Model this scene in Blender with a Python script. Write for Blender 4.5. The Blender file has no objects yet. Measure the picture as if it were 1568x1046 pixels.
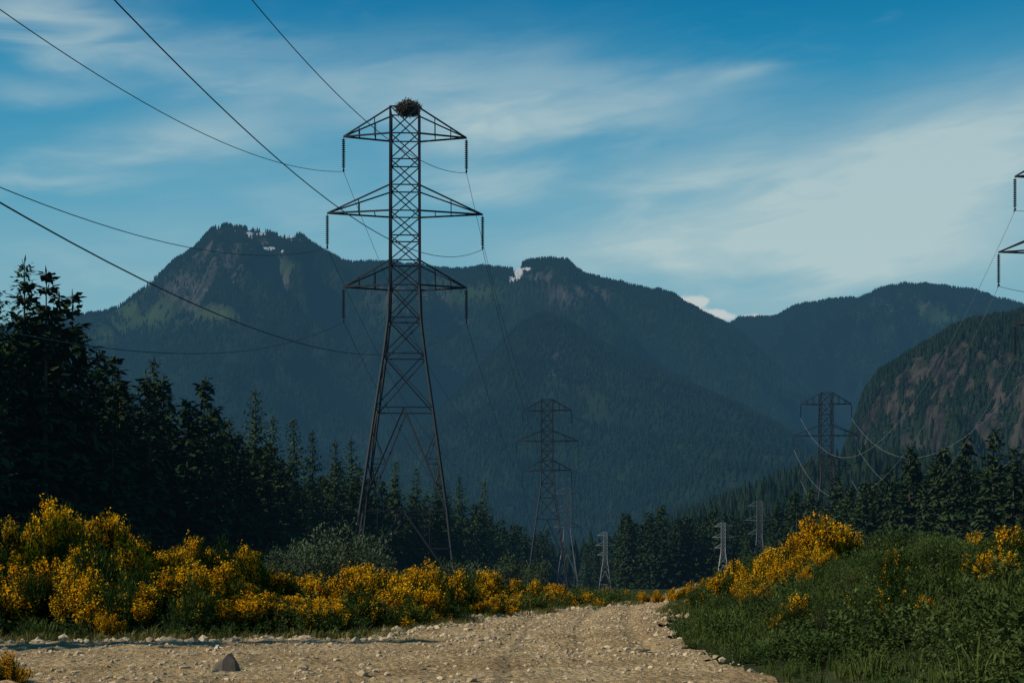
import bpy, math, random, bmesh
import numpy as np
from mathutils import Vector, Matrix
random.seed(7); RNG=np.random.default_rng(7)
scene=bpy.context.scene
F=2178.0; CAMZ=1.7; HY=870.0
# ---------------------------------------------------------------- helpers
def world_at(px,py,D):
    return ((px-784)/F*D, D, CAMZ+(HY-py)/F*D)
def hash2(ix,iy,s):
    n=(ix.astype(np.int64)*374761393+iy.astype(np.int64)*668265263+s*1442695041)&0x7fffffff
    n=((n^(n>>13))*1274126177)&0x7fffffff
    n=n^(n>>16)
    return (n&0xffff)/65535.0
def vnoise(x,y,s=0):
    x=np.asarray(x,float);y=np.asarray(y,float)
    ix=np.floor(x);iy=np.floor(y);fx=x-ix;fy=y-iy
    fx=fx*fx*(3-2*fx);fy=fy*fy*(3-2*fy)
    a=hash2(ix,iy,s);b=hash2(ix+1,iy,s);c=hash2(ix,iy+1,s);d=hash2(ix+1,iy+1,s)
    return (a*(1-fx)+b*fx)*(1-fy)+(c*(1-fx)+d*fx)*fy
def fbm(x,y,s=0,o=4):
    r=0;a=.5;t=0
    for i in range(o):
        r=r+a*vnoise(x*2**i,y*2**i,s+i*17);t+=a;a*=.5
    return r/t
def sstep(a,b,x):
    t=np.clip((x-a)/(b-a),0,1);return t*t*(3-2*t)
def ground_h(x,y):
    x=np.asarray(x,float);y=np.asarray(y,float)
    h=-3.2*sstep(52,330,y)-5*sstep(330,560,y)-9*sstep(600,1100,y)
    near=1-sstep(70,140,y)
    h=h+near*1.75*sstep(4.4,11.5,x-0.06*np.clip(y-40,0,60))+near*0.5*sstep(14,30,x)
    lb=sstep(33,40,y)
    h=h+near*0.9*lb*sstep(2.5,12,-x)
    hill=0.42*np.maximum(x-40,0)
    hill=np.minimum(hill,68-22*sstep(210,330,x))*sstep(430,900,y)*(1-sstep(2500,6000,y))
    return h+hill
def mesh_obj(name,verts,faces,mats=(),midx=None,smooth=False,link=True):
    me=bpy.data.meshes.new(name)
    me.from_pydata([tuple(v) for v in verts],[],[tuple(f) for f in faces])
    for m in mats: me.materials.append(m)
    if midx is not None: me.polygons.foreach_set('material_index',np.array(midx,dtype=np.int32))
    if smooth: me.polygons.foreach_set('use_smooth',np.ones(len(me.polygons),dtype=bool))
    me.update()
    ob=bpy.data.objects.new(name,me)
    if link: scene.collection.objects.link(ob)
    return ob
def grid_mesh(name,X,Y,Z,mats,attrs={},smooth=True,keep=None):
    n,m=X.shape
    V=np.stack([X.ravel(),Y.ravel(),Z.ravel()],1)
    idx=np.arange(n*m).reshape(n,m)
    q=np.stack([idx[:-1,:-1],idx[1:,:-1],idx[1:,1:],idx[:-1,1:]],-1).reshape(-1,4)
    if keep is not None: q=q[keep.ravel()]
    me=bpy.data.meshes.new(name)
    me.vertices.add(len(V));me.vertices.foreach_set('co',V.ravel().astype(np.float32))
    me.loops.add(len(q)*4);me.loops.foreach_set('vertex_index',q.ravel().astype(np.int32))
    me.polygons.add(len(q));me.polygons.foreach_set('loop_start',np.arange(0,len(q)*4,4,dtype=np.int32))
    me.update(calc_edges=True)
    me.polygons.foreach_set('use_smooth',np.full(len(q),smooth))
    for k,a in attrs.items():
        at=me.attributes.new(k,'FLOAT','POINT');at.data.foreach_set('value',a.ravel().astype(np.float32))
    for mt in mats: me.materials.append(mt)
    me.validate()
    ob=bpy.data.objects.new(name,me);scene.collection.objects.link(ob);return ob
# ---------------------------------------------------------------- materials
PAINTED_HAZE=(0.024,0.070,0.113,1)  # blue emission colour that stands in for aerial haze
class NT:
    def __init__(s,mat):
        mat.use_nodes=True;s.mat=mat;s.t=mat.node_tree;s.t.nodes.clear();s.out=s.n('ShaderNodeOutputMaterial')
    def n(s,ty,**k):
        nd=s.t.nodes.new(ty)
        for a,b in k.items(): setattr(nd,a,b)
        return nd
    def l(s,a,b): s.t.links.new(a,b)
    def math(s,op,a,b=None,c=None,clamp=False):
        nd=s.n('ShaderNodeMath',operation=op,use_clamp=clamp)
        for i,v in enumerate((a,b,c)):
            if v is None: continue
            if isinstance(v,(int,float)): nd.inputs[i].default_value=v
            else: s.l(v,nd.inputs[i])
        return nd.outputs[0]
    def mix(s,f,a,b):
        nd=s.n('ShaderNodeMix',data_type='RGBA')
        for sock,v in ((nd.inputs[0],f),(nd.inputs[6],a),(nd.inputs[7],b)):
            if isinstance(v,(int,float)): sock.default_value=v
            elif isinstance(v,tuple): sock.default_value=v if len(v)==4 else v+(1,)
            else: s.l(v,sock)
        return nd.outputs[2]
    def noise(s,scale,detail=4,coord=None,rough=.55,vec=None):
        nd=s.n('ShaderNodeTexNoise');nd.inputs['Scale'].default_value=scale;nd.inputs['Detail'].default_value=detail
        nd.inputs['Roughness'].default_value=rough
        if vec is not None: s.l(vec,nd.inputs['Vector'])
        return nd.outputs['Fac']
    def ramp(s,fac,pts):
        nd=s.n('ShaderNodeMapRange');s.l(fac,nd.inputs[0])
        nd.inputs[1].default_value=pts[0];nd.inputs[2].default_value=pts[1];nd.interpolation_type='SMOOTHSTEP'
        return nd.outputs[0]
    def attr(s,name):
        return s.n('ShaderNodeAttribute',attribute_name=name).outputs['Fac']
    def finish(s,shader,painted_haze=True,k=4500.0):
        if painted_haze:  # haze painted into the material: emission mixed in by world depth, no volume
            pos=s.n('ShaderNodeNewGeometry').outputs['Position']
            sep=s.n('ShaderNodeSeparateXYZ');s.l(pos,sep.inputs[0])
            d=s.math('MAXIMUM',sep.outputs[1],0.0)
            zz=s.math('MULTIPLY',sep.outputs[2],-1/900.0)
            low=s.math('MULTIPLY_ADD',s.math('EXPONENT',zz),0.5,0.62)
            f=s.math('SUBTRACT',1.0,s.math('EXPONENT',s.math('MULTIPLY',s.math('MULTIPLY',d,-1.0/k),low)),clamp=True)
            em=s.n('ShaderNodeEmission');em.inputs[0].default_value=PAINTED_HAZE
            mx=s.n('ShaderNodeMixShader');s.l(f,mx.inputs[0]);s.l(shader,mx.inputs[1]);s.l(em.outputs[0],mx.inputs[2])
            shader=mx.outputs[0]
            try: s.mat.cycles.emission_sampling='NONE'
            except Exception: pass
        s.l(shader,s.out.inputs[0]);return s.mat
def newmat(n): return NT(bpy.data.materials.new(n))
def geo_pos(s): return s.n('ShaderNodeNewGeometry').outputs['Position']
def leafmat(name,c1,c2,trans=.25,scale=1.2,painted_haze=True,rnd=.45):
    s=newmat(name)
    nz=s.ramp(s.noise(scale,1,vec=geo_pos(s)),(.35,.65))
    oi=s.n('ShaderNodeObjectInfo').outputs['Random']
    f=s.math('MULTIPLY_ADD',oi,rnd,s.math('MULTIPLY',nz,1-rnd))
    col=s.mix(f,c1,c2)
    p=s.n('ShaderNodeBsdfDiffuse');s.l(col,p.inputs[0]);sh=p.outputs[0]
    if trans>0:
        tr=s.n('ShaderNodeBsdfTranslucent');s.l(col,tr.inputs[0])
        m=s.n('ShaderNodeMixShader');m.inputs[0].default_value=trans;s.l(sh,m.inputs[1]);s.l(tr.outputs[0],m.inputs[2]);sh=m.outputs[0]
    return s.finish(sh,painted_haze)
def plainmat(name,col,rough=.8,metal=0,var=.3,scale=3,painted_haze=True,spec=.3):
    s=newmat(name)
    nz=s.noise(scale,4,vec=geo_pos(s))
    col2=tuple(c*(1-var) for c in col);col1=tuple(min(1,c*(1+var)) for c in col)
    c=s.mix(nz,col2,col1)
    p=s.n('ShaderNodeBsdfPrincipled');s.l(c,p.inputs['Base Color']);p.inputs['Roughness'].default_value=rough;p.inputs['Metallic'].default_value=metal
    p.inputs['Specular IOR Level'].default_value=spec
    return s.finish(p.outputs[0],painted_haze)
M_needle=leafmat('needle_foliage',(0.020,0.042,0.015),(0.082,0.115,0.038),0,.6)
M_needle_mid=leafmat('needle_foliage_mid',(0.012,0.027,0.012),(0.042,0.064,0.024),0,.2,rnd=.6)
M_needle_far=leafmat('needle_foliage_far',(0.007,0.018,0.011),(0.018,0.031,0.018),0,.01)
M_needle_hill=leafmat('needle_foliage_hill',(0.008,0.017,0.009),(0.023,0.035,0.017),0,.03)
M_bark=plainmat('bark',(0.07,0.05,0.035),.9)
M_broomleaf=leafmat('broom_stems',(0.014,0.030,0.008),(0.050,0.080,0.018),.15,1.0,painted_haze=False)
M_flower=leafmat('broom_flower',(0.80,0.36,0.006),(0.96,0.56,0.012),.25,2.0,painted_haze=False)
M_grass=leafmat('grass_blades',(0.034,0.064,0.014),(0.105,0.130,0.034),.15,.4,painted_haze=False)
M_drygrass=leafmat('dry_grass',(0.14,0.13,0.04),(0.24,0.19,0.07),.15,.4,painted_haze=False)
M_shrub=leafmat('shrub_leaves',(0.024,0.048,0.013),(0.092,0.122,0.036),.15,.8,painted_haze=False)
M_willow=leafmat('willow_leaves',(0.045,0.072,0.038),(0.12,0.15,0.085),.15,1.0,painted_haze=False)
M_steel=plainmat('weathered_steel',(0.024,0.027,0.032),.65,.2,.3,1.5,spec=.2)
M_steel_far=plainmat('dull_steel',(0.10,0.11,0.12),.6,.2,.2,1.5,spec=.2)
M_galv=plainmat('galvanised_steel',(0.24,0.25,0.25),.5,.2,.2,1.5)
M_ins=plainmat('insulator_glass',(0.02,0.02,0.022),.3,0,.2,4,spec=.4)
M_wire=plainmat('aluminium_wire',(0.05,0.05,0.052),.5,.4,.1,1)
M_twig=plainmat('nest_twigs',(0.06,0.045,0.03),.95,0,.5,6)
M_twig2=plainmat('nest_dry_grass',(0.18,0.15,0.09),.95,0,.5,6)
def rockmat(name,a,b,scale):
    s=newmat(name);pos=geo_pos(s)
    n1=s.noise(scale,6,vec=pos);oi=s.n('ShaderNodeObjectInfo').outputs['Random']
    c=s.mix(s.math('MULTIPLY_ADD',oi,.5,s.math('MULTIPLY',n1,.5)),a,b)
    p=s.n('ShaderNodeBsdfPrincipled');s.l(c,p.inputs['Base Color']);p.inputs['Roughness'].default_value=.9;p.inputs['Specular IOR Level'].default_value=.2
    bp=s.n('ShaderNodeBump');bp.inputs['Strength'].default_value=.4;bp.inputs['Distance'].default_value=.02;s.l(s.noise(scale*3,5,vec=pos),bp.inputs['Height']);s.l(bp.outputs[0],p.inputs['Normal'])
    return s.finish(p.outputs[0],False)
M_stone=rockmat('gravel_stone',(0.17,0.12,0.07),(0.66,0.52,0.33),6)
M_boulder=rockmat('boulder_stone',(0.055,0.048,0.04),(0.20,0.155,0.11),5)
s=newmat('forest_soil');pos=geo_pos(s)
c=s.mix(s.ramp(s.noise(.25,5,vec=pos),(.35,.65)),(0.014,0.024,0.009),(0.040,0.048,0.020))
c=s.mix(s.ramp(s.noise(4,4,vec=pos),(.5,.75)),c,(0.06,0.05,0.03))
p=s.n('ShaderNodeBsdfDiffuse');s.l(c,p.inputs[0])
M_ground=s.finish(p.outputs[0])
# road
s=newmat('gravel_surface');pos=geo_pos(s)
big=s.ramp(s.noise(.35,4,vec=pos),(.3,.7));fine=s.noise(10,5,vec=pos,rough=.78);med=s.noise(2.2,5,vec=pos,rough=.65)
c=s.mix(big,(0.50,0.345,0.170),(0.74,0.555,0.305))
c=s.mix(s.ramp(fine,(.34,.60)),s.mix(.62,c,(0.16,0.105,0.05)),c)
c=s.mix(s.ramp(med,(.42,.62)),s.mix(.32,c,(0.17,0.12,0.065)),c)
vor=s.n('ShaderNodeTexVoronoi');vor.inputs['Scale'].default_value=8;s.l(pos,vor.inputs['Vector'])
p=s.n('ShaderNodeBsdfDiffuse');s.l(c,p.inputs[0])
bp=s.n('ShaderNodeBump');bp.inputs['Strength'].default_value=1;bp.inputs['Distance'].default_value=.13
s.l(s.math('ADD',s.math('ADD',fine,med),s.math('MULTIPLY',vor.outputs['Distance'],-.7)),bp.inputs['Height']);s.l(bp.outputs[0],p.inputs['Normal'])
M_road=s.finish(p.outputs[0],False)
def mountmat(name,rockA,rockB,bump=18,nsc=.012):
    s=newmat(name);pos=geo_pos(s)
    n=s.noise(nsc,5,vec=pos,rough=.65)
    forest=s.mix(s.ramp(n,(.35,.65)),(0.006,0.015,0.009),(0.019,0.031,0.017))
    mp=s.n('ShaderNodeMapping');mp.inputs['Scale'].default_value=(1,1,.22);s.l(pos,mp.inputs[0])
    rk=s.mix(s.ramp(s.noise(nsc*1.8,7,vec=mp.outputs[0],rough=.72),(.40,.60)),rockA,rockB)
    c=s.mix(s.attr('rock'),forest,rk)
    c=s.mix(s.attr('meadow'),c,(0.080,0.120,0.042))
    sn=s.ramp(s.math('ADD',s.attr('snow'),s.math('MULTIPLY',s.math('SUBTRACT',s.noise(.03,5,vec=pos),.5),1.7)),(.46,.56))
    c=s.mix(sn,c,(0.92,0.94,0.97))
    p=s.n('ShaderNodeBsdfDiffuse');s.l(c,p.inputs[0])
    bp=s.n('ShaderNodeBump');bp.inputs['Strength'].default_value=.9;bp.inputs['Distance'].default_value=bump
    s.l(s.noise(nsc*2.5,6,vec=mp.outputs[0],rough=.7),bp.inputs['Height']);s.l(bp.outputs[0],p.inputs['Normal'])
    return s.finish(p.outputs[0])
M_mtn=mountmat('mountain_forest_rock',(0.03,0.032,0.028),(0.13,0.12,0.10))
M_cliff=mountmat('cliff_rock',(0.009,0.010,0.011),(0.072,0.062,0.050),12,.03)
# ---------------------------------------------------------------- plant geometry
class Geo:
    def __init__(s): s.v=[];s.f=[];s.m=[]
    def quad(s,a,b,c,d,m=0):
        i=len(s.v);s.v+= [a,b,c,d];s.f.append((i,i+1,i+2,i+3));s.m.append(m)
    def tri(s,a,b,c,m=0):
        i=len(s.v);s.v+=[a,b,c];s.f.append((i,i+1,i+2));s.m.append(m)
    def tube(s,pts,rads,n=6,m=0):
        pts=[Vector(p) for p in pts];rings=[]
        for k,pnt in enumerate(pts):
            d=(pts[min(k+1,len(pts)-1)]-pts[max(k-1,0)]).normalized()
            a=d.orthogonal().normalized();b=d.cross(a);base=len(s.v)
            for j in range(n):
                t=2*math.pi*j/n;s.v.append(tuple(pnt+(a*math.cos(t)+b*math.sin(t))*rads[k]))
            rings.append(base)
        for k in range(len(rings)-1):
            for j in range(n):
                s.f.append((rings[k]+j,rings[k]+(j+1)%n,rings[k+1]+(j+1)%n,rings[k+1]+j));s.m.append(m)
    def leaf(s,p,d,L,W,rnd,m=0):
        d=d.normalized();side=d.cross(Vector((rnd.uniform(-.5,.5),rnd.uniform(-.5,.5),1)))
        if side.length<1e-3: side=Vector((1,0,0))
        side.normalize()
        a=p;b=p+d*L*.5+side*W*.5;c=p+d*L;e=p+d*L*.45-side*W*.5
        s.quad(tuple(a),tuple(b),tuple(c),tuple(e),m)
    def beam(s,a,b,w,m=0):
        a=Vector(a);b=Vector(b);d=(b-a)
        if d.length<1e-4: return
        d.normalize();u=d.cross(Vector((0,0,1)))
        if u.length<.05: u=Vector((1,0,0))
        u.normalize();v=d.cross(u);h=w/2;i=len(s.v)
        for q in (a,b):
            for (x,y) in ((-h,-h),(h,-h),(h,h),(-h,h)): s.v.append(tuple(q+u*x+v*y))
        for f in ((0,1,5,4),(1,2,6,5),(2,3,7,6),(3,0,4,7),(3,2,1,0),(4,5,6,7)):
            s.f.append(tuple(i+k for k in f));s.m.append(m)
    def obj(s,name,mats,link=True): return mesh_obj(name,s.v,s.f,mats,s.m,link=link)
def conifer(seed,H,R,nwh,cl=.42,name='conifer',low=.04,nbm=8,mat=None,wk=1.0,ex=.80):
    r=random.Random(seed);g=Geo()
    lean=(r.uniform(-.015,.015)*H,r.uniform(-.015,.015)*H)
    g.tube([(0,0,-.4),(lean[0]*.3,lean[1]*.3,H*.4),(lean[0],lean[1],H)],[H*.013,H*.009,.02],6,1)
    ph=[r.uniform(0,6.28) for _ in range(3)]
    for k in range(nwh):
        t=low+(1-low)*(max(0.0,(k+r.uniform(-.6,.6))/nwh))**.93;t=min(max(t,low),.99)
        env=(1-t)**ex*(.75+.25*min(1,(t-low)*6+.3))*(1+.06*math.sin(t*21+ph[0])+.05*math.sin(t*47+ph[1]))
        nb=max(5,int(nbm*(.5+.5*(1-t))))
        a0=r.uniform(0,6.28)
        for j in range(nb):
            if r.random()<.05: continue
            L=R*env*r.uniform(.6,1.15)+.15
            a=a0+6.283*j/nb+r.uniform(-.35,.35)
            el=-.36+.95*t+r.uniform(-.12,.12)
            z=H*t+r.uniform(-.4,.4)*H/nwh
            dx,dy=math.cos(a),math.sin(a);base=Vector((lean[0]*t,lean[1]*t,z))
            def P(u): return base+Vector((dx*L*u,dy*L*u,L*(math.tan(el)*u-.18*u*u+ .14*u**4)))
            if L>R*.5: g.tube([P(0),P(.5),P(.95)],[.045,.03,.01],3,1)
            n=max(2,int(L/cl*1.25));k2=min(1,.6+.4*L/(R*.4))
            for q in range(n):
                u=(q+r.uniform(.2,1))/n
                p=P(u);sd=Vector((-dy,dx,0));out=Vector((dx,dy,0))
                wid=(1.1-u*.7)
                for sg in (-1,1):
                    d=out*.75+sd*sg*r.uniform(.6,1.1)+Vector((0,0,r.uniform(-.9,.15)))
                    g.leaf(p,d,cl*r.uniform(1.1,2.0)*wid*(.6+.4*L/R)*k2,cl*r.uniform(.6,1.0)*wk*k2,r,0)
                if r.random()<.75:
                    g.leaf(p,out+Vector((0,0,r.uniform(-1.6,-.1))),cl*r.uniform(.9,1.6)*k2,cl*.8*wk*k2,r,0)
            g.leaf(P(.9),Vector((dx,dy,.15)),cl*1.3*k2,cl*.45*wk,r,0)
    for q in range(5): g.leaf(Vector((lean[0],lean[1],H-.25-q*.3)),Vector((r.uniform(-.3,.3),r.uniform(-.3,.3),1)),.7,.13,r,0)
    return g.obj(name,[mat or M_needle,M_bark],link=False)
def far_conifer(seed,name,nt=4,n=6,mat=None):
    r=random.Random(seed);g=Geo()
    for k in range(nt):
        z0=.02+k*(.8/nt);z1=min(1.0,z0+.40);rad=.22*(1-z0)**.85*r.uniform(.8,1.15);ph=r.uniform(0,6)
        ring=[]
        for j in range(n):
            a=ph+6.283*j/n;rr=rad*r.uniform(.6,1.25);ring.append((rr*math.cos(a),rr*math.sin(a),z0+r.uniform(-.04,.04)))
        top=(r.uniform(-.01,.01),r.uniform(-.01,.01),z1)
        for j in range(n): g.tri(ring[j],ring[(j+1)%n],top)
    return g.obj(name,[mat or M_needle_far],link=False)
def broom(seed,h,rad,flow,name='broom'):
    r=random.Random(seed);g=Geo()
    subs=[]
    for k in range(8):
        a=r.uniform(0,6.28);q=r.uniform(.1,.85)
        subs.append((math.cos(a)*rad*q,math.sin(a)*rad*q,h*(1-.5*q*q)*r.uniform(.68,1.05),rad*r.uniform(.28,.45),r.random()<flow))
    for (sx,sy,shh,sr,fl) in subs:
        for i in range(15):
            a=r.uniform(0,6.283);q=math.sqrt(r.random())
            tip=Vector((sx+math.cos(a)*sr*q,sy+math.sin(a)*sr*q,shh*(1-.25*q*q)*r.uniform(.74,1.08)))
            b=Vector((sx*.3,sy*.3,-.1))
            mid=b*.5+tip*.5+Vector((sx,sy,0))*.18-Vector((0,0,h*.03))
            def P(u): return b*(1-u)**2+mid*2*u*(1-u)+tip*u*u
            if i%3==0: g.tube([P(0),P(.5),P(.95)],[.016,.012,.004],3,0)
            for k in range(24):
                u=r.uniform(.12,1.02)**.8
                p=P(min(u,1))+Vector((r.gauss(0,.09),r.gauss(0,.09),r.gauss(0,.08)))
                d=Vector((r.uniform(-.5,.5)+math.cos(a)*.3,r.uniform(-.5,.5)+math.sin(a)*.3,1))
                g.leaf(p,d,r.uniform(.14,.3),r.uniform(.03,.06),r,0)
            if (fl and r.random()<.88) or r.random()<.06:
                for k in range(46):
                    u=1.04-.52*r.random()**1.3
                    p=P(min(u,1))+Vector((r.gauss(0,.065),r.gauss(0,.065),r.gauss(0,.06)+max(0,u-1)*2))
                    g.leaf(p,Vector((r.uniform(-1,1),r.uniform(-1,1),r.uniform(-.3,1))),r.uniform(.06,.095),r.uniform(.05,.08),r,1)
    return g.obj(name,[M_broomleaf,M_flower],link=False)
def shrub(seed,h,rad,name='shrub',n=3000,ls=.11,mat=None):
    r=random.Random(seed);g=Geo();lobes=[]
    for i in range(15):
        a=r.uniform(0,6.28);q=r.uniform(0,.8)
        lobes.append((Vector((math.cos(a)*rad*q,math.sin(a)*rad*q,h*r.uniform(.25,.85)*(1-.2*q))),rad*r.uniform(.2,.4)))
        g.tube([(0,0,-.1),lobes[-1][0]*.5+Vector((0,0,.1)),lobes[-1][0]],[.05,.03,.012],4,1)
    for i in range(n):
        c,R=r.choice(lobes);d=Vector((r.gauss(0,1),r.gauss(0,1),r.gauss(0,1))).normalized()
        p=c+d*R*r.uniform(.4,1.3);p.z=max(p.z,.05)
        g.leaf(p,d+Vector((r.uniform(-1,1),r.uniform(-1,1),r.uniform(-.6,.9))),ls*r.uniform(.7,1.6),ls*.5,r,0)
    return g.obj(name,[mat or M_shrub,M_bark],link=False)
def tuft(seed,h,n,mat,name):
    r=random.Random(seed);g=Geo()
    for i in range(n):
        a=r.uniform(0,6.28);q=r.uniform(0,.25);b=Vector((math.cos(a)*q,math.sin(a)*q,-.03))
        L=h*r.uniform(.4,1.15);o=Vector((math.cos(a),math.sin(a),0))*L*r.uniform(.1,.75)
        w=Vector((-math.sin(a),math.cos(a),0))*r.uniform(.006,.014)
        m=b+o*.35+Vector((0,0,L*.6));t=b+o+Vector((0,0,L*r.uniform(.7,.95)))
        g.quad(tuple(b-w),tuple(b+w),tuple(m+w*.8),tuple(m-w*.8));g.tri(tuple(m-w*.8),tuple(m+w*.8),tuple(t))
    return g.obj(name,[mat],link=False)
def weed(seed,name,ht=.6):
    r=random.Random(seed);g=Geo()
    for i in range(14):
        a=r.uniform(0,6.28);q=.5*math.sqrt(r.random());tip=Vector((math.cos(a)*q,math.sin(a)*q,ht*r.uniform(.45,1)))
        for k in range(16):
            u=r.uniform(.1,1);d=Vector((r.uniform(-1,1),r.uniform(-1,1),r.uniform(-.2,.8)))
            g.leaf(tip*u,d,r.uniform(.05,.11),.038,r)
    return g.obj(name,[M_shrub],link=False)
def rock(seed,name,mat,sub=2,np_=9):
    r=random.Random(seed);bm=bmesh.new();bmesh.ops.create_icosphere(bm,subdivisions=sub,radius=.5)
    planes=[(Vector((r.gauss(0,1),r.gauss(0,1),r.gauss(0,1))).normalized(),r.uniform(.24,.4)) for _ in range(np_)]
    sx,sy,sz=r.uniform(.8,1.2),r.uniform(.7,1),r.uniform(.5,.8)
    for v in bm.verts:
        for n,d in planes:
            e=v.co.dot(n)-d
            if e>0: v.co-=n*e
        v.co=Vector((v.co.x*sx,v.co.y*sy,v.co.z*sz))
    me=bpy.data.meshes.new(name);bm.to_mesh(me);bm.free();me.materials.append(mat)
    return bpy.data.objects.new(name,me)
def scatter(name,pts,rot,scl,templates,idx):
    col=bpy.data.collections.new(name+'_kinds')
    for t in templates: col.objects.link(t)
    order=sorted(range(len(templates)),key=lambda i:templates[i].name)
    rank={i:o for o,i in enumerate(order)}
    me=bpy.data.meshes.new(name);me.vertices.add(len(pts));me.vertices.foreach_set('co',np.asarray(pts,dtype=np.float32).ravel())
    a=me.attributes.new('rotz','FLOAT','POINT');a.data.foreach_set('value',np.asarray(rot,dtype=np.float32))
    a=me.attributes.new('scl','FLOAT','POINT');a.data.foreach_set('value',np.asarray(scl,dtype=np.float32))
    a=me.attributes.new('kind','INT','POINT');a.data.foreach_set('value',np.array([rank[int(i)] for i in idx],dtype=np.int32))
    ob=bpy.data.objects.new(name,me);scene.collection.objects.link(ob)
    ng=bpy.data.node_groups.new(name+'_gn','GeometryNodeTree')
    ng.interface.new_socket('Geometry',in_out='INPUT',socket_type='NodeSocketGeometry')
    ng.interface.new_socket('Geometry',in_out='OUTPUT',socket_type='NodeSocketGeometry')
    N=ng.nodes.new;L=ng.links.new
    gi=N('NodeGroupInput');go=N('NodeGroupOutput');ip=N('GeometryNodeInstanceOnPoints');ci=N('GeometryNodeCollectionInfo')
    ci.inputs[0].default_value=col;ci.inputs['Separate Children'].default_value=True;ci.inputs['Reset Children'].default_value=True
    def at(nm,ty):
        n=N('GeometryNodeInputNamedAttribute');n.data_type=ty;n.inputs[0].default_value=nm;return n.outputs[0]
    L(gi.outputs[0],ip.inputs['Points']);L(ci.outputs[0],ip.inputs['Instance']);ip.inputs['Pick Instance'].default_value=True
    L(at('kind','INT'),ip.inputs['Instance Index'])
    cx=N('ShaderNodeCombineXYZ');L(at('rotz','FLOAT'),cx.inputs[2]);L(cx.outputs[0],ip.inputs['Rotation'])
    L(at('scl','FLOAT'),ip.inputs['Scale']);L(ip.outputs[0],go.inputs[0])
    md=ob.modifiers.new('scatter','NODES');md.node_group=ng
    return ob
def merged(name,x,y,z,sc,templates,mat):
    n=len(x);kind=RNG.integers(0,len(templates),n);rot=RNG.uniform(0,6.283,n);Vs=[];Fs=[];off=0
    for k,t in enumerate(templates):
        me=t.data;nv=len(me.vertices);co=np.empty(nv*3,np.float32);me.vertices.foreach_get('co',co);co=co.reshape(-1,3)
        li=np.empty(len(me.loops),np.int32);me.loops.foreach_get('vertex_index',li)
        s_=np.where(kind==k)[0];c_,q_=np.cos(rot[s_])[:,None],np.sin(rot[s_])[:,None];S=sc[s_][:,None]
        X=(co[:,0]*c_-co[:,1]*q_)*S+x[s_][:,None];Y=(co[:,0]*q_+co[:,1]*c_)*S+y[s_][:,None];Z=co[:,2]*S+z[s_][:,None]
        Vs.append(np.stack([X,Y,Z],-1).reshape(-1,3));Fs.append((li[None,:]+(np.arange(len(s_))*nv)[:,None]).ravel()+off);off+=nv*len(s_)
    V=np.concatenate(Vs).astype(np.float32);L=np.concatenate(Fs).astype(np.int32);nf=len(L)//3
    me=bpy.data.meshes.new(name);me.vertices.add(len(V));me.vertices.foreach_set('co',V.ravel())
    me.loops.add(len(L));me.loops.foreach_set('vertex_index',L);me.polygons.add(nf);me.polygons.foreach_set('loop_start',np.arange(0,nf*3,3,dtype=np.int32))
    me.polygons.foreach_set('use_smooth',np.zeros(nf,bool))
    me.update(calc_edges=True);me.materials.append(mat);ob=bpy.data.objects.new(name,me);scene.collection.objects.link(ob);return ob
def quick(name,P,smin,smax,templates,weights=None):
    n=len(P)
    return scatter(name,P,RNG.uniform(0,6.28,n),RNG.uniform(smin,smax,n),templates,RNG.choice(len(templates),n,p=weights))
# ---------------------------------------------------------------- ground sheet
def axis(lo,hi,step,far,n,lo_far=None):
    core=np.arange(lo,hi+1e-6,step)
    g=hi+np.cumsum(np.geomspace(step*1.5,(far-hi)/8,n)); g=g[g<far];g=np.append(g,far)
    l=lo_far if lo_far else -far
    g2=lo-np.cumsum(np.geomspace(step*1.5,(lo-l)/8,n));g2=g2[g2>l];g2=np.append(g2,l)
    return np.concatenate([g2[::-1],core,g])
gx=axis(-40,40,.5,14000,70);gy=axis(12,72,.5,22000,90,-400)
GX,GY=np.meshgrid(gx,gy,indexing='ij')
GZ=ground_h(GX,GY)
road_poly=[(-60,20),(-60,31),(-11.6,32.2),(-7,33.0),(-3.47,33.9),(-2.6,37),(-2.0,42),(-.3,49),(2.2,56),(5,66),(9,78),(12,77),(8.2,66),(6.3,56),(4.9,45),(4.1,37),(3.75,30),(3.8,24),(4.3,20),(6,8),(6,-30),(-60,-30)]
def in_poly(x,y,poly):
    ins=np.zeros(x.shape,bool);n=len(poly)
    for i in range(n):
        x1,y1=poly[i];x2,y2=poly[(i+1)%n]
        if y1==y2: continue
        c=((y1>y)!=(y2>y))&(x<(x2-x1)*(y-y1)/(y2-y1)+x1);ins^=c
    return ins
bumpy=(fbm(GX*1.1,GY*1.1,5,3)-.5)*.12*(1-sstep(150,300,GY))
inr=in_poly(GX,GY,road_poly)
GZ=GZ+np.where(inr,-.06,bumpy)
grid_mesh('ground',GX,GY,GZ,[M_ground])
rx=np.arange(-34,14,.14);ry=np.arange(6,80,.14)
RX,RY=np.meshgrid(rx,ry,indexing='ij')
def road_h(x,y):
    z=ground_h(x,y)*1.0
    z=z+(fbm(x*.5,y*.5,3,3)-.5)*.20+(fbm(x*2.2,y*2.2,9,3)-.5)*.12+(fbm(x*5,y*5,19,2)-.5)*.06
    rut=x-.07*(y-20)-.25*np.sin(y*.11)
    for r0 in (-.9,.8,2.2): z=z-.08*np.exp(-((rut-r0)/.22)**2)*sstep(24,32,y)
    return z+.05
keep=in_poly((RX[:-1,:-1]+.08+(fbm(RX*.9,RY*.9,33,3)[:-1,:-1]-.5)*1.2),RY[:-1,:-1]+.08+(fbm(RX*.9,RY*.9,44,3)[:-1,:-1]-.5)*1.2,road_poly)
grid_mesh('gravel_road',RX,RY,road_h(RX,RY),[M_road],keep=keep)
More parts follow.
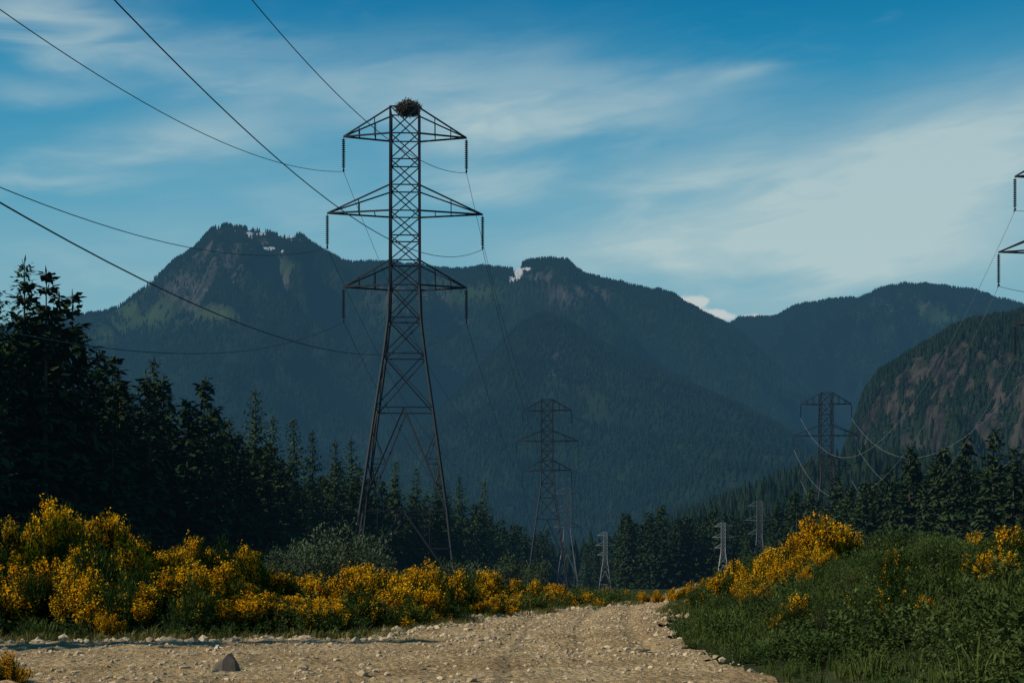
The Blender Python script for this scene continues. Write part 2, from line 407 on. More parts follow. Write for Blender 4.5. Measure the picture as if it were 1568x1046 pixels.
rocks=[rock(i,'gravel_rock_%d'%i,M_stone,1) for i in range(6)]
N=40000
x=RNG.uniform(-16,13,N);y=14+ (RNG.random(N)**.8)*56
m=in_poly(x,y,road_poly)&(np.abs(x)<.38*y+1)&(fbm(x*.7,y*.7,21,3)+RNG.uniform(-.3,.3,N)>.42);x=x[m];y=y[m]
sc=.035+.09*RNG.random(len(x))**3+.16*(RNG.random(len(x))<.04)*RNG.random(len(x))
P=np.stack([x,y,road_h(x,y)],1)
ex=[]
for i in range(1,len(road_poly)-8):
    (x1,y1),(x2,y2)=road_poly[i],road_poly[i+1];x1=max(x1,-16)
    L=math.hypot(x2-x1,y2-y1);n=int(min(L,20)*26)
    for k in range(n):
        t=RNG.random();ex.append((x1+(x2-x1)*t+RNG.normal(0,.3),y1+(y2-y1)*t-abs(RNG.normal(0,.6))))
ex=np.array(ex);Pe=np.stack([ex[:,0],ex[:,1],road_h(ex[:,0],ex[:,1])],1);se=.05+.24*RNG.random(len(Pe))**3
P=np.concatenate([P,Pe]);sc=np.concatenate([sc,se])*1.3
scatter('gravel',P,RNG.uniform(0,6.28,len(P)),sc,rocks,RNG.integers(0,6,len(P)))
bm=bmesh.new()
for co in [(-.26,-.14,0),(-.2,.16,0),(.12,.2,0),(.27,.04,0),(.2,-.18,0),(-.05,-.22,0),(-.2,-.08,.14),(-.12,.1,.2),(.03,-.06,.31),(.09,.03,.33),(.17,-.08,.2),(.22,.05,.13),(-.05,-.15,.2)]: bm.verts.new(co)
bmesh.ops.convex_hull(bm,input=bm.verts[:])
me=bpy.data.meshes.new('boulder');bm.to_mesh(me);bm.free();me.materials.append(M_boulder)
b=bpy.data.objects.new('boulder',me);scene.collection.objects.link(b)
bx,by,_=world_at(347,1032,22.9);b.location=(bx,by,float(road_h(bx,by))-.03);b.scale=(.85,.85,.95)
# ---------------------------------------------------------------- towers
def half_w(z):
    zs=[0,4,7.4,17.8,23.3,27,30.3,48.3];ws=[5.15,4.75,4.3,2.85,2.06,1.62,1.5,1.44]
    return float(np.interp(z,zs,ws))
ARMS=[(45.6,48.2,6.25),(37.8,40.4,7.9),(30.3,32.8,6.25)]
def tower(X,Y,z0,sc,rot,mat,name='transmission_tower',thick=1.0):
    g=Geo();W=.20*thick;B=.10*thick
    def c(z,i):
        w=half_w(z);return (w*(-1,1,1,-1)[i],w*(-1,-1,1,1)[i],z)
    lv=[-.3,7.4,17.8,23.3,27]
    for i in range(4):
        for a,b_ in zip(lv+[30.3],lv[1:]+[30.3,48.3]): g.beam(c(a,i),c(b_,i),W)
    def mid(p,q,t=.5): return tuple(p[k]*(1-t)+q[k]*t for k in range(3))
    panels=[27,30.3,32.8,35.3,37.8,40.4,43,45.6,48.3]
    for i in range(4):
        j=(i+1)%4
        for z in panels+[23.3,17.8,7.4]: g.beam(c(z,i),c(z,j),B*1.1)
        for a,b_ in list(zip(panels[:-1],panels[1:]))+[(23.3,27),(17.8,23.3)]:
            g.beam(c(a,i),c(b_,j),B);g.beam(c(a,j),c(b_,i),B)
        top=mid(c(17.8,i),c(17.8,j))
        for q in (i,j):
            g.beam(top,c(7.4,q),B*1.3)
            m1=mid(top,c(7.4,q),.5);g.beam(m1,c(12.6,q),B*.8);g.beam(m1,c(15.4,q),B*.7)
            m2=mid(top,c(7.4,q),.75);g.beam(m2,c(10,q),B*.7);g.beam(m2,c(12.6,q),B*.7)
        b2=mid(c(7.4,i),c(7.4,j))
        for q in (i,j):
            g.beam(b2,c(0,q),B*1.2);g.beam(mid(b2,c(0,q)),c(3.7,q),B*.7);g.beam(mid(b2,c(0,q)),mid(b2,c(7.4,q),.6),B*.7)
    att=[]
    for (z,zt,ln) in ARMS:
        w=half_w(z);wt=half_w(zt)
        for sg in (-1,1):
            tip=(sg*ln,0,z)
            for fy in (-1,1):
                g.beam((sg*w,fy*w,z),tip,B*1.5);g.beam((sg*wt,fy*wt,zt),tip,B*1.3)
                n=3 if ln>7 else 2
                for k in range(1,n+1):
                    t=k/(n+1);lo=mid((sg*w,fy*w,z),tip,t);hi=mid((sg*wt,fy*wt,zt),tip,t)
                    if k==2 or n==2: g.beam(lo,hi,B*.9)
                    g.beam(lo,(lo[0],-lo[1],lo[2]),B*.8)
            L=3.5;nd=15
            pr=[(.03,0),(.03,.25)];zz=.25
            for k in range(nd):
                pr+=[(.05,zz),(.19,zz+.07),(.16,zz+.12),(.05,zz+.14)];zz+=(L-.55)/nd
            prof=pr+[(.05,L-.25),(.10,L-.2),(.10,L),(.01,L)]
            base=len(g.v);n=8
            for (rr,dz) in prof:
                for k in range(n): g.v.append((tip[0]+rr*math.cos(6.283*k/n),rr*math.sin(6.283*k/n),z-dz))
            for a in range(len(prof)-1):
                for k in range(n):
                    g.f.append((base+a*n+k,base+a*n+(k+1)%n,base+(a+1)*n+(k+1)%n,base+(a+1)*n+k));g.m.append(1)
            g.beam((tip[0],-.45,z-L),(tip[0],.45,z-L),.09,0)
            att.append(Vector((tip[0],0,z-L-.05)))
    for i in range(4):
        cc=c(0,i);g.beam((cc[0],cc[1],-1.5),(cc[0],cc[1],.15),.9,2)
    ob=g.obj(name,[mat,M_ins,M_stone]);ob.location=(X,Y,z0);ob.rotation_euler=(0,0,rot);ob.scale=(sc,)*3
    Mx=Matrix.Translation((X,Y,z0))@Matrix.Rotation(rot,4,'Z')@Matrix.Scale(sc,4)
    return [Mx@a for a in att]
def wires(name,A,Bp,rad,sagk=14.5,mat=M_wire):
    cu=bpy.data.curves.new(name,'CURVE');cu.dimensions='3D';cu.bevel_depth=rad;cu.bevel_resolution=1
    for a,b_ in zip(A,Bp):
        sp=cu.splines.new('POLY');n=64;sp.points.add(n);span=(b_-a).length;sag=sagk*(span/206)**2
        for k in range(n+1):
            t=k/n;p=a.lerp(b_,t);p.z-=4*sag*t*(1-t);sp.points[k].co=(p.x,p.y,p.z,1)
    cu.materials.append(mat);ob=bpy.data.objects.new(name,cu);scene.collection.objects.link(ob)
T1=(-10.9,145);T2=(8.7,351);T3=(21.8,560);T4=(31.5,480)
R1=(58.4,147);R2=(75.3,341);R3=(60,345);R4=(49,330)
rotL=-math.atan2(T2[0]-T1[0],T2[1]-T1[1]);rotR=-math.atan2(R2[0]-R1[0],R2[1]-R1[1])
gh=lambda x,y: float(ground_h(x,y))
a1=tower(*T1,0.0,1,.035,M_steel)
a2=tower(*T2,-3.4,.965,0,M_steel,thick=1.15)
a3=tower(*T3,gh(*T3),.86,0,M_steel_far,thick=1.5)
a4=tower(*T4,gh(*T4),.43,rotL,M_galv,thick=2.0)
a0=[p-Vector((19.6,206,0)) for p in a1]
tower(T1[0]-19.6,T1[1]-206,0,1,.035,M_steel)
b1=tower(*R1,-3.3,1,rotR,M_steel)
b2=tower(*R2,-3.2,.97,rotR*.4,M_steel,thick=1.15)
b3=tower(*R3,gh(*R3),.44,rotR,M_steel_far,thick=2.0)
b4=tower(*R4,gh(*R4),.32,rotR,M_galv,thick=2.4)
tower(R1[0]-17,R1[1]-194,0,1,rotR,M_steel)
b0=[p-Vector((17,194,0)) for p in b1]
M_wire_sunlit=plainmat('aluminium_wire_sunlit',(0.36,0.36,0.36),.4,.3,.1,1)  # same aluminium wire, with the paleness of sunlight put into its base colour
wires('power_line',a1,a0,.026);wires('power_line',a1,a2,.022,13)
wires('power_line',a2,a3,.025,13)
wires('power_line',b1,b0,.026);wires('power_line',b1,b2,.022,18.5,M_wire_sunlit)
g=Geo();r=random.Random(5)
for i in range(900):
    a=r.uniform(0,6.28);q=r.uniform(.0,1.0)**.6;zz=r.uniform(0,1)
    R=.75+.55*math.sin(zz*2.4)
    p=Vector((math.cos(a)*R*q,math.sin(a)*R*q,zz*1.4*(1-.35*q*q)-.3))
    tg=Vector((-math.sin(a),math.cos(a),r.uniform(-.3,.3)))+Vector((r.gauss(0,.6),r.gauss(0,.6),r.gauss(0,.4)))
    L=r.uniform(.2,.55);tg.normalize();g.beam(p-tg*L,p+tg*L,r.uniform(.025,.05),0 if r.random()<.7 else 1)
nest=g.obj('bird_nest',[M_twig,M_twig2]);nest.location=(T1[0]+.35,T1[1],48.2)
# ---------------------------------------------------------------- trees
near=[conifer(100+i,20,R_,66,.36,'conifer_near_%d'%i,wk=.9,ex=.80) for i,R_ in enumerate((4.1,4.6,3.7,4.4,4.0))]
mid=[conifer(200+i,18,R_,28,.80,'conifer_mid_%d'%i,nbm=6,mat=M_needle_mid,ex=.82) for i,R_ in enumerate((3.6,3.2,4.0,3.5))]
rowtrees=[(-40,425,21),(-5,440,18),(37,400,21),(12,520,17),(58,500,18),(84,492,19),(130,508,20),(104,570,17),(155,570,18),(178,548,19),(205,600,17),(232,550,21),(262,600,18),(290,640,17),(320,608,20),(350,640,18),(390,598,22),(420,638,20),(452,640,21),(480,662,20),(512,675,20),(540,673,21),(574,712,20),(604,706,22),(640,716,21),(672,705,23),(705,728,22),(740,735,22)]
for i,(px,py,H) in enumerate(rowtrees):
    D=(H-1.2)*F/(HY-py)
    X=(px-784)/F*D;me=near[i%5].data
    ob=bpy.data.objects.new('conifer_tree',me);scene.collection.objects.link(ob)
    z=gh(X,D);top=CAMZ+(HY-py)/F*D;sc=(top-z)/20
    ob.location=(X,D,z);ob.scale=(sc*random.uniform(.9,1.12),)*2+(sc,);ob.rotation_euler=(0,0,random.uniform(0,6.28))
for (X,Y,H) in ((-25,36,17),(-30,44,19),(-22,27,16),(-33,55,20)):
    ob=bpy.data.objects.new('conifer_tree',near[int(abs(X))%5].data);scene.collection.objects.link(ob)
    ob.location=(X,Y,gh(X,Y));ob.scale=(H/20,)*3;ob.rotation_euler=(0,0,random.uniform(0,6.28))
def clear_sight(X,Y):
    k=np.ones(X.shape,bool)
    for (tx,ty,w,y0) in ((*T2,.010,60),(*T3,.012,300),(*T4,.010,200),(*R4,.010,60),(*R3,.008,60),(*T1,.03,60)):
        k&=~((Y<ty+5)&(Y>y0)&(np.abs(X/np.maximum(Y,1)-tx/ty)<w))
    return k
def forest_pts(N,y0,y1,pw,c0,c1):
    Y=y0+RNG.random(N)**pw*(y1-y0);X=(RNG.random(N)-.5)*(60+Y*.95)
    lb=np.minimum(-27+np.maximum(Y-200,0)*.16,12)
    left=(X<lb-RNG.random(N)*3)
    rb=26+np.maximum(350-Y,0)*.17
    right=(X>rb)&~((Y<338)&(X<54))
    center=(Y>600)
    m=(left|right|center)&clear_sight(X,Y)
    X=X[m];Y=Y[m];seen=set();kk=[]
    for i in range(len(X)):
        c_=c0+Y[i]*c1;key=(int(X[i]//c_),int(Y[i]//c_))
        if key in seen: continue
        seen.add(key);kk.append(i)
    return X[kk],Y[kk]
X,Y=forest_pts(22000,80,520,.9,2.8,.003)
Hs=RNG.uniform(.68,1.14,len(X))
scatter('forest',np.stack([X,Y,ground_h(X,Y)-.2],1),RNG.uniform(0,6.28,len(X)),Hs,mid,RNG.integers(0,4,len(X)))
dense=[far_conifer(60+i,'conifer_hillside_%d'%i,7,7,M_needle_hill) for i in range(4)]
X,Y=forest_pts(60000,520,2300,.75,4.0,.0025)
m=~((Y>1050)&(X/Y>.235));X=X[m];Y=Y[m]
s_=RNG.uniform(12,27,len(X))
merged('forest',X,Y,ground_h(X,Y)-.5,s_,dense,M_needle_hill)
# ---------------------------------------------------------------- mountains
def layer(name,prof,Yr,L,pw,amp,seed,mat,npx=700,nt=150,gs=(380,1100),marks=[],back=1500,ntree=50000,th=(14,27),rockfn=None,diag=.4,basez=-25,jag=5):
    pxs=np.linspace(prof[0][0],prof[-1][0],npx);pys=np.interp(pxs,[q[0] for q in prof],[q[1] for q in prof])
    pys=pys+(fbm(pxs/14,pxs*0,seed,3)-.5)*jag
    yr=Yr(pxs) if callable(Yr) else np.full(npx,float(Yr))
    zr=CAMZ+(HY-pys)/F*yr
    t=np.concatenate([-np.linspace(1,0.03,18),np.linspace(0,1,nt)**1.15])
    PX,T=np.meshgrid(pxs,t,indexing='ij');YR=yr[:,None];ZR=zr[:,None]
    YY=np.where(T<0,YR-T*back,YR-T*L)
    XX=(PX-784)/F*YY
    s_=np.where(T<0,(1+T)**1.0,(1-np.clip(T,0,1))**pw)
    wx=XX+(fbm(XX/700,YY/700,seed+3,3)-.5)*500;wy=YY
    n1=1-np.abs(2*fbm((wx+diag*wy)/gs[0],wy/gs[1],seed+7,4)-1)
    n2=fbm(XX/90,YY/140,seed+9,4)-.5
    n1=(n1-.8)*3
    w=sstep(0,.22,np.abs(T))*(1-.4*np.clip(np.abs(T),0,1))
    Z=basez+(ZR-basez)*s_+amp*n1*w+amp*.25*n2*sstep(0,.06,np.abs(T))
    V=HY-(Z-CAMZ)/YY*F
    sky=pys[:,None]
    over=(T>0)&(V<sky+1.0)
    Z=np.where(over,CAMZ+(HY-(sky+1.0+6*T))/F*YY,Z)
    snow=np.zeros_like(Z);mead=np.zeros_like(Z);rk=np.zeros_like(Z)
    V=HY-(Z-CAMZ)/YY*F
    for (kind,cx,cy,sx,sy,st) in marks:
        e=np.exp(-((PX-cx)/sx)**2-((V-cy)/sy)**2)*st*(T>=0)
        if kind=='s': snow=np.maximum(snow,e)
        if kind=='m': mead=np.maximum(mead,e*sstep(.3,.6,fbm(XX/160,YY/220,seed+30,4)))
        if kind=='r': rk=np.maximum(rk,np.clip(e*1.6*sstep(.38,.6,fbm(XX/110,YY/200,seed+40,4)),0,1))
    if rockfn: rk=np.maximum(rk,rockfn(PX,V,T,XX,YY,Z))
    grid_mesh(name,XX,YY,Z,[mat],{'snow':snow,'meadow':np.clip(mead,0,1),'rock':rk})
    n=ntree;i=RNG.random(n)*(npx-2);j=18+RNG.random(n)**.9*(nt-6)
    i2=RNG.random(n//8)*(npx-2);j2=18+RNG.random(n//8)*2-.5
    i=np.concatenate([i,i2]);j=np.concatenate([j,j2])
    ii=i.astype(int);jj=j.astype(int);fi=i-ii;fj=j-jj
    def S(A): return A[ii,jj]*(1-fi)*(1-fj)+A[ii+1,jj]*fi*(1-fj)+A[ii,jj+1]*(1-fi)*fj+A[ii+1,jj+1]*fi*fj
    x,y,z=S(XX),S(YY),S(Z);dens=1-np.clip(S(mead)*1.3+S(snow)*2.2+S(rk)*.92,0,1)
    k=RNG.random(len(x))<dens*(.55+.9*fbm(x/120,y/120,seed+50,3))
    x,y,z=x[k],y[k],z[k]
    return x,y,z-1.5,RNG.uniform(th[0],th[1],len(x))
big=[]
L1p=[(-160,530),(-60,515),(20,503),(75,497),(120,486),(165,480),(190,468),(215,448),(265,405),(300,380),(325,352),(345,348),(380,352),(420,360),(460,364),(475,374),(500,390),(530,405),(600,406),(660,414),(700,418),(740,412),(785,416),(800,408),(830,399),(870,402),(885,417),(905,427),(960,439),(1030,454),(1050,467),(1085,487),(1120,502),(1170,545),(1240,610),(1330,700)]
marks1=[('s',381,360,7,5,1.4),('s',411,381,10,3,1.4),('s',398,359,12,2.5,1.1),('s',438,363,14,2.5,1.1),('s',362,355,6,2,1),('s',405,372,8,2.5,1.1),
 ('s',794,418,6,9,1.5),('s',807,412,7,3,1.2),('s',785,427,6,3,1.1),('s',430,385,8,2,1),('s',452,368,8,2,1),
 ('m',215,480,50,25,1),('m',160,510,50,18,.9),('m',340,482,45,12,1),('m',235,455,20,45,.9),('m',740,450,60,16,.6),('m',440,410,40,10,.7),('m',650,430,50,8,.5),('m',600,480,60,20,.3),
 ('r',360,385,60,35,1),('r',420,430,60,18,1),('r',300,450,50,30,.9),('r',820,430,45,20,1),('r',880,450,60,14,.9),('r',700,500,80,10,.6),('r',860,555,30,30,.5),('r',620,450,80,20,.6)]
D1=6600;D2=9000
big.append(layer('mountain',L1p,D1,3500,1.12,240,11,M_mtn,900,170,marks=marks1,ntree=90000,th=(15,32)))
L2p=[(960,640),(1020,580),(1080,525),(1130,491),(1190,489),(1215,473),(1270,463),(1310,461),(1350,446),(1385,438),(1440,441),(1490,448),(1530,461),(1568,471),(1640,480),(1760,470)]
marks2=[('r',1400,465,60,15,.9),('m',1420,490,90,20,.8),('m',1320,500,50,14,.6)]
big.append(layer('mountain',L2p,D2,4800,1.1,250,23,M_mtn,420,130,marks=marks2,ntree=42000,diag=-.5,th=(22,40)))
L3p=[(520,760),(640,660),(720,580),(790,505),(830,482),(860,492),(900,515),(960,548),(1040,585),(1120,620),(1200,660),(1260,700),(1340,745),(1440,800)]
marks3=[('r',850,560,10,30,.5),('r',890,590,8,16,.5)]
big.append(layer('mountain',L3p,lambda p:4300-np.clip(p-830,0,600)*2.2-np.clip(830-p,0,400)*1.5,2100,1.1,115,31,M_mtn,600,130,gs=(300,900),marks=marks3,ntree=45000,diag=.8,basez=-25,th=(12,23)))
x=np.concatenate([q[0] for q in big]);y=np.concatenate([q[1] for q in big]);z=np.concatenate([q[2] for q in big]);sc=np.concatenate([q[3] for q in big])
fars=[far_conifer(i,'conifer_far_%d'%i,3,5) for i in range(4)]
merged('mountain_forest',x,y,z,sc,fars,M_needle_far)
L4p=[(1270,760),(1295,690),(1310,645),(1322,612),(1345,578),(1385,555),(1420,535),(1450,515),(1490,500),(1530,492),(1568,484),(1640,470),(1760,475)]
def rockfn(PX,V,T,X,Y,Z):
    top=np.interp(PX,[q[0] for q in L4p],[q[1] for q in L4p])
    nz=(fbm(PX/22,V/26,71,3)-.5)*60
    band=sstep(8,26,V-top+nz)*(1-sstep(676,706,V+nz))
    return np.clip(band*(T>0)*(1-.95*sstep(.50,.58,fbm(PX/15,V/22,77,4))),0,1)
q=layer('rocky_hill',L4p,1500,420,.72,48,41,M_cliff,420,200,gs=(48,400),ntree=12000,th=(7,14),rockfn=rockfn,diag=.1,back=600,basez=0)
merged('hill_forest',*q,dense,M_needle_hill)
# ---------------------------------------------------------------- broom & undergrowth
br=[broom(i,2.3,1.3,f,'broom_%d'%i) for i,f in enumerate((1.0,.75,.9,.5,0.0,.65))]
def put(me,name,X,Y,s,sz=None):
    ob=bpy.data.objects.new(name,me);scene.collection.objects.link(ob)
    ob.location=(X,Y,gh(X,Y)-.05);ob.scale=(s,s,sz or s);ob.rotation_euler=(0,0,random.uniform(0,6.28))
def edgeY(X):
    pts=[(-30,31),(-11.6,32.2),(-7,33),(-3.47,34),(-2.6,37),(-2,42),(-.3,49),(2.2,56),(5,66)]
    return float(np.interp(X,[p_[0] for p_ in pts],[p_[1] for p_ in pts]))
rb_=random.Random(3)
profile=[(-80,760),(0,762),(50,800),(85,740),(120,758),(180,785),(225,822),(260,838),(285,800),(310,838),(340,815),(390,838),(430,866),(480,884),(520,850),(560,852),(600,872),(640,840),(680,866),(720,852),(760,876),(840,880),(890,905)]
for i in range(190):
    px=rb_.uniform(-120,900);row=(i%19)/18.0
    for Yt in np.arange(33,75,.5):
        Xt=(px-784)/F*Yt
        if Yt>edgeY(Xt)+1.6: Y0=Yt;break
    Y=Y0+row*12;X=(px-784)/F*Y
    top=np.interp(px,[q[0] for q in profile],[q[1] for q in profile])+abs(rb_.gauss(0,20))
    zt=CAMZ+(HY-top)/F*Y;h=zt-gh(X,Y)
    if row<.2: h*=rb_.uniform(.34,.62)
    elif row<.5: h*=rb_.uniform(.5,.88)
    h=max(.7,min(h,4.2))
    k=rb_.choice([0,1,2,5,3,4,2]) if row>.3 else rb_.choice([3,4,4,1,5,2])
    s=h/2.3;put(br[k].data,'scotch_broom_bush',X,Y,max(.65,s*rb_.uniform(.55,.8)),s)
for (px,py,D) in [(1255,785,50),(1275,790,51),(1295,803,51),(1230,800,49.5),(1215,812,49),(1195,825,48),(1180,830,47),(1150,843,46),(1165,868,44),(1125,848,48),(1135,880,46),(1112,872,50),(1200,850,45),(1240,828,47),(1270,835,46),(1235,872,42),(1170,898,41),(1145,905,41),(1490,812,60),(1475,822,62),(1500,822,61),(1060,900,62),(1045,903,61),(1030,903,64),(1005,908,66),(985,913,68),(1080,900,60),(960,918,72),(930,915,75),(900,910,72)]:
    X=(px-784)/F*D;zt=CAMZ+(HY-py)/F*D;h=min(3.4,max(.8,zt-gh(X,D)));s=h/2.3
    put(br[rb_.choice([0,2,2,1])].data,'scotch_broom_bush',X,D,s*.85,s)
for (px,D,h) in [(1225,31,.9),(1205,32,.7),(1545,28,1.1),(1525,27,.8),(1420,26,.5),(165,33.6,.7),(150,34,.8),(12,20.6,.55)]:
    X=(px-784)/F*D;s=h/2.3;put(br[rb_.choice([3,1])].data,'scotch_broom_bush',X,D,s*1.1,s)
sh=[shrub(i,2.6,1.7,'shrub_%d'%i,3400,.10) for i in range(3)];wl=[shrub(10+i,2.6,1.7,'willow_%d'%i,2800,.12,M_willow) for i in range(2)]
for (px,py,D) in [(480,815,56),(515,790,58),(550,815,57),(440,830,60),(590,850,60),(700,850,62),(760,840,70),(820,850,75)]:
    X=(px-784)/F*D;zt=CAMZ+(HY-py)/F*D;h=zt-gh(X,D);put(wl[rb_.randrange(2)].data,'green_shrub',X,D,h/2.7)
for (px,py,D) in [(1385,800,52),(1345,806,53),(1330,828,50),(1415,806,54),(1440,812,54),(1500,826,50),(1545,806,56),(1585,798,54),(1360,836,44),(1420,838,42),(1300,850,42),(1480,850,38),(1540,842,37),(1590,832,40),(1260,888,38),(1400,876,36),(1520,872,33)]:
    X=(px-784)/F*D;zt=CAMZ+(HY-py)/F*D;h=max(.5,zt-gh(X,D));put(sh[rb_.randrange(3)].data,'green_shrub',X,D,max(h/2.7*1.1,.42),h/2.7)
for i in range(34):
    Y=rb_.uniform(24,50);X=rb_.uniform(5.5+.02*Y,.37*Y+1)
    if rb_.random()<.7: put(sh[rb_.randrange(3)].data,'green_shrub',X,Y,rb_.uniform(.28,.5),rb_.uniform(.25,.42))
    else: put(br[4].data,'scotch_broom_bush',X,Y,rb_.uniform(.3,.5),rb_.uniform(.3,.45))
tf=[tuft(i,.55,40,M_grass,'tuft_%d'%i) for i in range(3)]+[weed(9,'weed_a',.55),weed(10,'weed_b',.7),weed(11,'weed_c',.4)]
N=38000
X=RNG.uniform(-30,34,N);Y=14+RNG.random(N)**.9*70
inr=in_poly(X,Y,road_poly)
okx=(np.abs(X)<.40*Y+2)&~inr
edge=in_poly(X+.2,Y-2.2,road_poly)|in_poly(X+1.6,Y-.5,road_poly)
m=((X>3)&okx&(Y<75))|((X<=3)&okx&(Y>30)&(edge|(RNG.random(N)<.12)));X=X[m];Y=Y[m]
patch=fbm(X*.35,Y*.35,3,3)
scl=RNG.uniform(.45,1.4,len(X))*(.3+1.25*patch)
nearr=in_poly(X-.9,Y,road_poly)|in_poly(X+.6,Y-.9,road_poly)
scl=np.where(nearr,scl*.55,scl)
wd=(fbm(X*.45+9,Y*.45,13,3)+RNG.uniform(-.12,.12,len(X)))>.52
kind=np.where(wd,RNG.integers(3,6,len(X)),RNG.integers(0,3,len(X)))
scatter('grass',np.stack([X,Y,ground_h(X,Y)-.02],1),RNG.uniform(0,6.28,len(X)),scl,tf,kind)
dt=[tuft(50+i,.3,22,M_drygrass,'drytuft_%d'%i) for i in range(2)]
pts=[]
for i in range(len(road_poly)-8):
    (x1,y1),(x2,y2)=road_poly[i],road_poly[i+1]
    x1=max(x1,-16);L=math.hypot(x2-x1,y2-y1)
    for k in range(int(min(L,20)*24)):
        t=RNG.random();pts.append((x1+(x2-x1)*t+RNG.normal(0,.3)+(.2 if x1>3 else -.1),y1+(y2-y1)*t+RNG.normal(0.3,.35)))
pts=np.array(pts);quick('dry_grass',np.stack([pts[:,0],pts[:,1],ground_h(pts[:,0],pts[:,1])],1),.5,1.1,dt+[tuft(60,.3,22,M_grass,'greenlow')])
# ---------------------------------------------------------------- sky & sun
sun_dir=Vector((-.80,-.22,.62)).normalized()
elev=math.asin(sun_dir.z);azi=math.atan2(sun_dir.x,sun_dir.y)
ld=bpy.data.lights.new('sun','SUN');ld.energy=4.4;ld.angle=math.radians(.5);ld.color=(1,.91,.76)
lo=bpy.data.objects.new('sun',ld);scene.collection.objects.link(lo);lo.rotation_euler=(-sun_dir).to_track_quat('-Z','Y').to_euler();lo.location=(-80,-30,90)
w=bpy.data.worlds.new('World');scene.world=w;w.use_nodes=True
try:
    w.cycles.sampling_method='MANUAL';w.cycles.sample_map_resolution=256
except Exception: pass
t=w.node_tree;t.nodes.clear()
class WN(NT):
    def __init__(s,t): s.t=t
s=WN(t);out=s.n('ShaderNodeOutputWorld');bg=s.n('ShaderNodeBackground');bg.inputs[1].default_value=.1
sky=s.n('ShaderNodeTexSky');sky.sky_type='NISHITA';sky.sun_disc=False;sky.sun_elevation=elev;sky.sun_rotation=azi
tc=s.n('ShaderNodeTexCoord');sp=s.n('ShaderNodeSeparateXYZ');s.l(tc.outputs['Generated'],sp.inputs[0])
az=s.math('ARCTAN2',sp.outputs[0],sp.outputs[1]);el=s.math('ARCSINE',sp.outputs[2])
cr=s.n('ShaderNodeValToRGB');s.l(s.math('MULTIPLY',el,1/.5),cr.inputs[0])
e=cr.color_ramp.elements
def lin(c): return tuple(((v/255)/12.92 if v/255<.04045 else ((v/255+.055)/1.055)**2.4) for v in c)+(1,)
e[0].position=0;e[0].color=lin((132,174,186));e[1].position=1;e[1].color=lin((4,88,140))
for pos_,c_ in ((.34,lin((124,174,188))),(.50,lin((80,157,186))),(.66,lin((28,136,178))),(.78,lin((4,112,160)))):
    q=e.new(pos_);q.color=c_
vs=s.n('ShaderNodeVectorMath',operation='SCALE');s.l(cr.outputs[0],vs.inputs[0]);vs.inputs['Scale'].default_value=10
base=s.mix(.97,sky.outputs[0],vs.outputs[0])
def streak(ax,ay,tilt,scale,det,dist):
    u=s.math('MULTIPLY',s.math('ADD',az,s.math('MULTIPLY',el,tilt)),ax)
    v=s.math('MULTIPLY',s.math('SUBTRACT',el,s.math('MULTIPLY',az,tilt*.5)),ay)
    cx=s.n('ShaderNodeCombineXYZ');s.l(u,cx.inputs[0]);s.l(v,cx.inputs[1])
    nz=s.n('ShaderNodeTexNoise');s.l(cx.outputs[0],nz.inputs['Vector']);nz.inputs['Scale'].default_value=scale;nz.inputs['Detail'].default_value=det;nz.inputs['Distortion'].default_value=dist;nz.inputs['Roughness'].default_value=.5
    return nz.outputs['Fac']
n1=streak(2.2,9,.25,3.0,4,.5);n2=streak(6,24,.2,3.0,4,.8)
azw=s.math('ADD',az,s.math('MULTIPLY',s.math('SUBTRACT',n1,.5),.18));elw=s.math('ADD',el,s.math('MULTIPLY',s.math('SUBTRACT',n1,.5),.07))
def blob(px,py,rx,ry,rot,amp,hard=False):
    a_=math.atan((px-784)/F);e_=math.atan((HY-py)/F*math.cos(a_))
    A=s.math('SUBTRACT',az if hard else azw,a_);E=s.math('SUBTRACT',el if hard else elw,e_);c_,s_=math.cos(rot),math.sin(rot)
    U=s.math('MULTIPLY',s.math('ADD',s.math('MULTIPLY',A,c_),s.math('MULTIPLY',E,s_)),F/rx)
    V=s.math('MULTIPLY',s.math('SUBTRACT',s.math('MULTIPLY',E,c_),s.math('MULTIPLY',A,s_)),F/ry)
    d=s.math('ADD',s.math('MULTIPLY',U,U),s.math('MULTIPLY',V,V))
    return s.math('MULTIPLY',s.math('EXPONENT',s.math('MULTIPLY',d,-1)),amp)
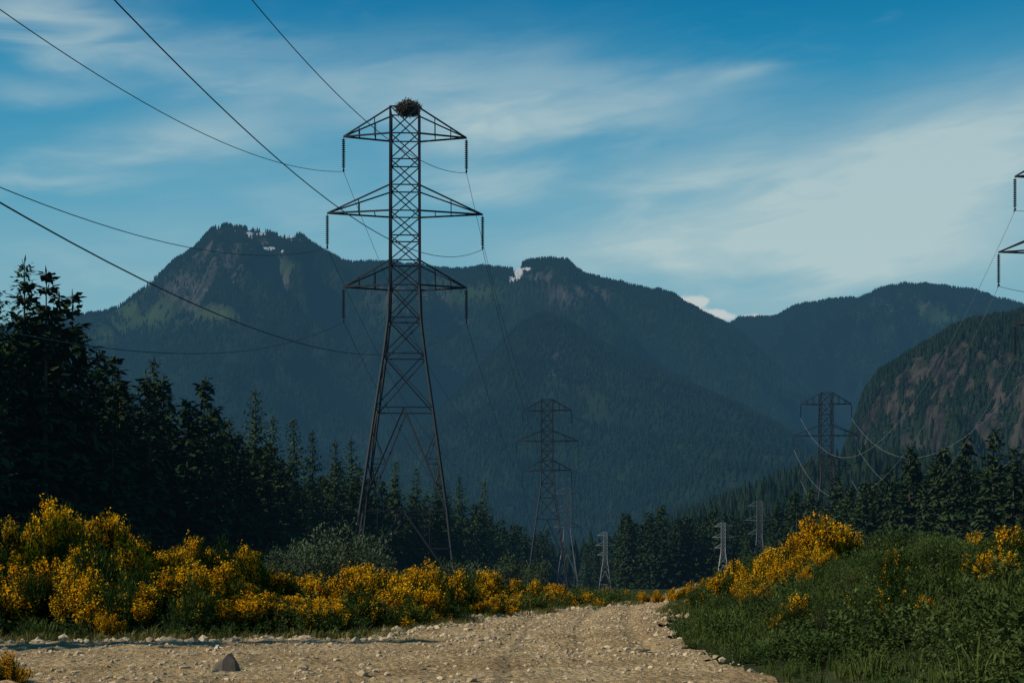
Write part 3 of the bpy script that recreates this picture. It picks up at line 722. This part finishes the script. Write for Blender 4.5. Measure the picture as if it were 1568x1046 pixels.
blobs=[(1330,285,330,100,.16,.75),(1500,215,200,65,.3,.45),(1250,350,280,70,.05,.45),(1060,280,130,34,-.05,.4),(1400,400,220,60,0,.35),
 (760,140,240,65,-.05,.48),(1000,150,170,38,.1,.33),(760,278,90,28,0,.6),(560,190,220,55,.05,.3),(1000,205,150,28,-.12,.18),
 (60,20,150,28,.02,.6),(250,75,220,28,-.05,.33),(280,215,140,30,.1,.5),(90,265,120,16,0,.35),(80,130,160,26,.1,.25),(440,150,160,30,.2,.22),(1130,115,60,12,.2,.3),(900,400,500,60,0,.22),(250,380,240,50,0,.22),(450,300,200,40,0,.25)]
tot=None
for b_ in blobs:
    o=blob(*b_);tot=o if tot is None else s.math('ADD',tot,o)
mod=s.math('MULTIPLY_ADD',s.ramp(n1,(.2,.8)),.55,.6);mod2=s.math('MULTIPLY_ADD',s.ramp(n2,(.2,.8)),.35,.82)
cm=s.math('MULTIPLY',s.math('MULTIPLY',tot,mod),mod2)
wisps=s.math('MULTIPLY',s.math('MULTIPLY',s.ramp(n1,(.5,.8)),s.ramp(n2,(.4,.8))),.18)
cm=s.math('MINIMUM',s.math('ADD',cm,wisps),.84)
col=s.mix(cm,base,tuple(v*10 for v in lin((182,202,203))[:3])+(1,))
cx=s.n('ShaderNodeCombineXYZ');s.l(az,cx.inputs[0]);s.l(el,cx.inputs[1]);n3=s.noise(90,4,vec=cx.outputs[0])
cu=s.math('MAXIMUM',s.math('MAXIMUM',blob(1060,464,30,15,0,1,True),blob(1095,480,42,10,-.2,.9,True)),blob(1165,484,45,6,0,.62,True))
cum=s.math('MULTIPLY',s.ramp(s.math('ADD',cu,s.math('MULTIPLY',s.math('SUBTRACT',n3,.5),1.0)),(.4,.75)),.8)
col=s.mix(cum,col,tuple(v*10 for v in lin((200,205,204))[:3])+(1,))
s.l(col,bg.inputs[0]);s.l(bg.outputs[0],out.inputs[0])
# ---------------------------------------------------------------- camera
cd=bpy.data.cameras.new('camera');cd.lens=50;cd.sensor_width=36;cd.shift_y=(HY-523)/1568;cd.clip_end=60000;cd.clip_start=.2
co=bpy.data.objects.new('camera',cd);scene.collection.objects.link(co);co.location=(0,0,CAMZ);co.rotation_euler=(math.radians(90),0,0)
scene.camera=co
scene.view_settings.view_transform='Standard';scene.view_settings.look='None';scene.view_settings.exposure=0
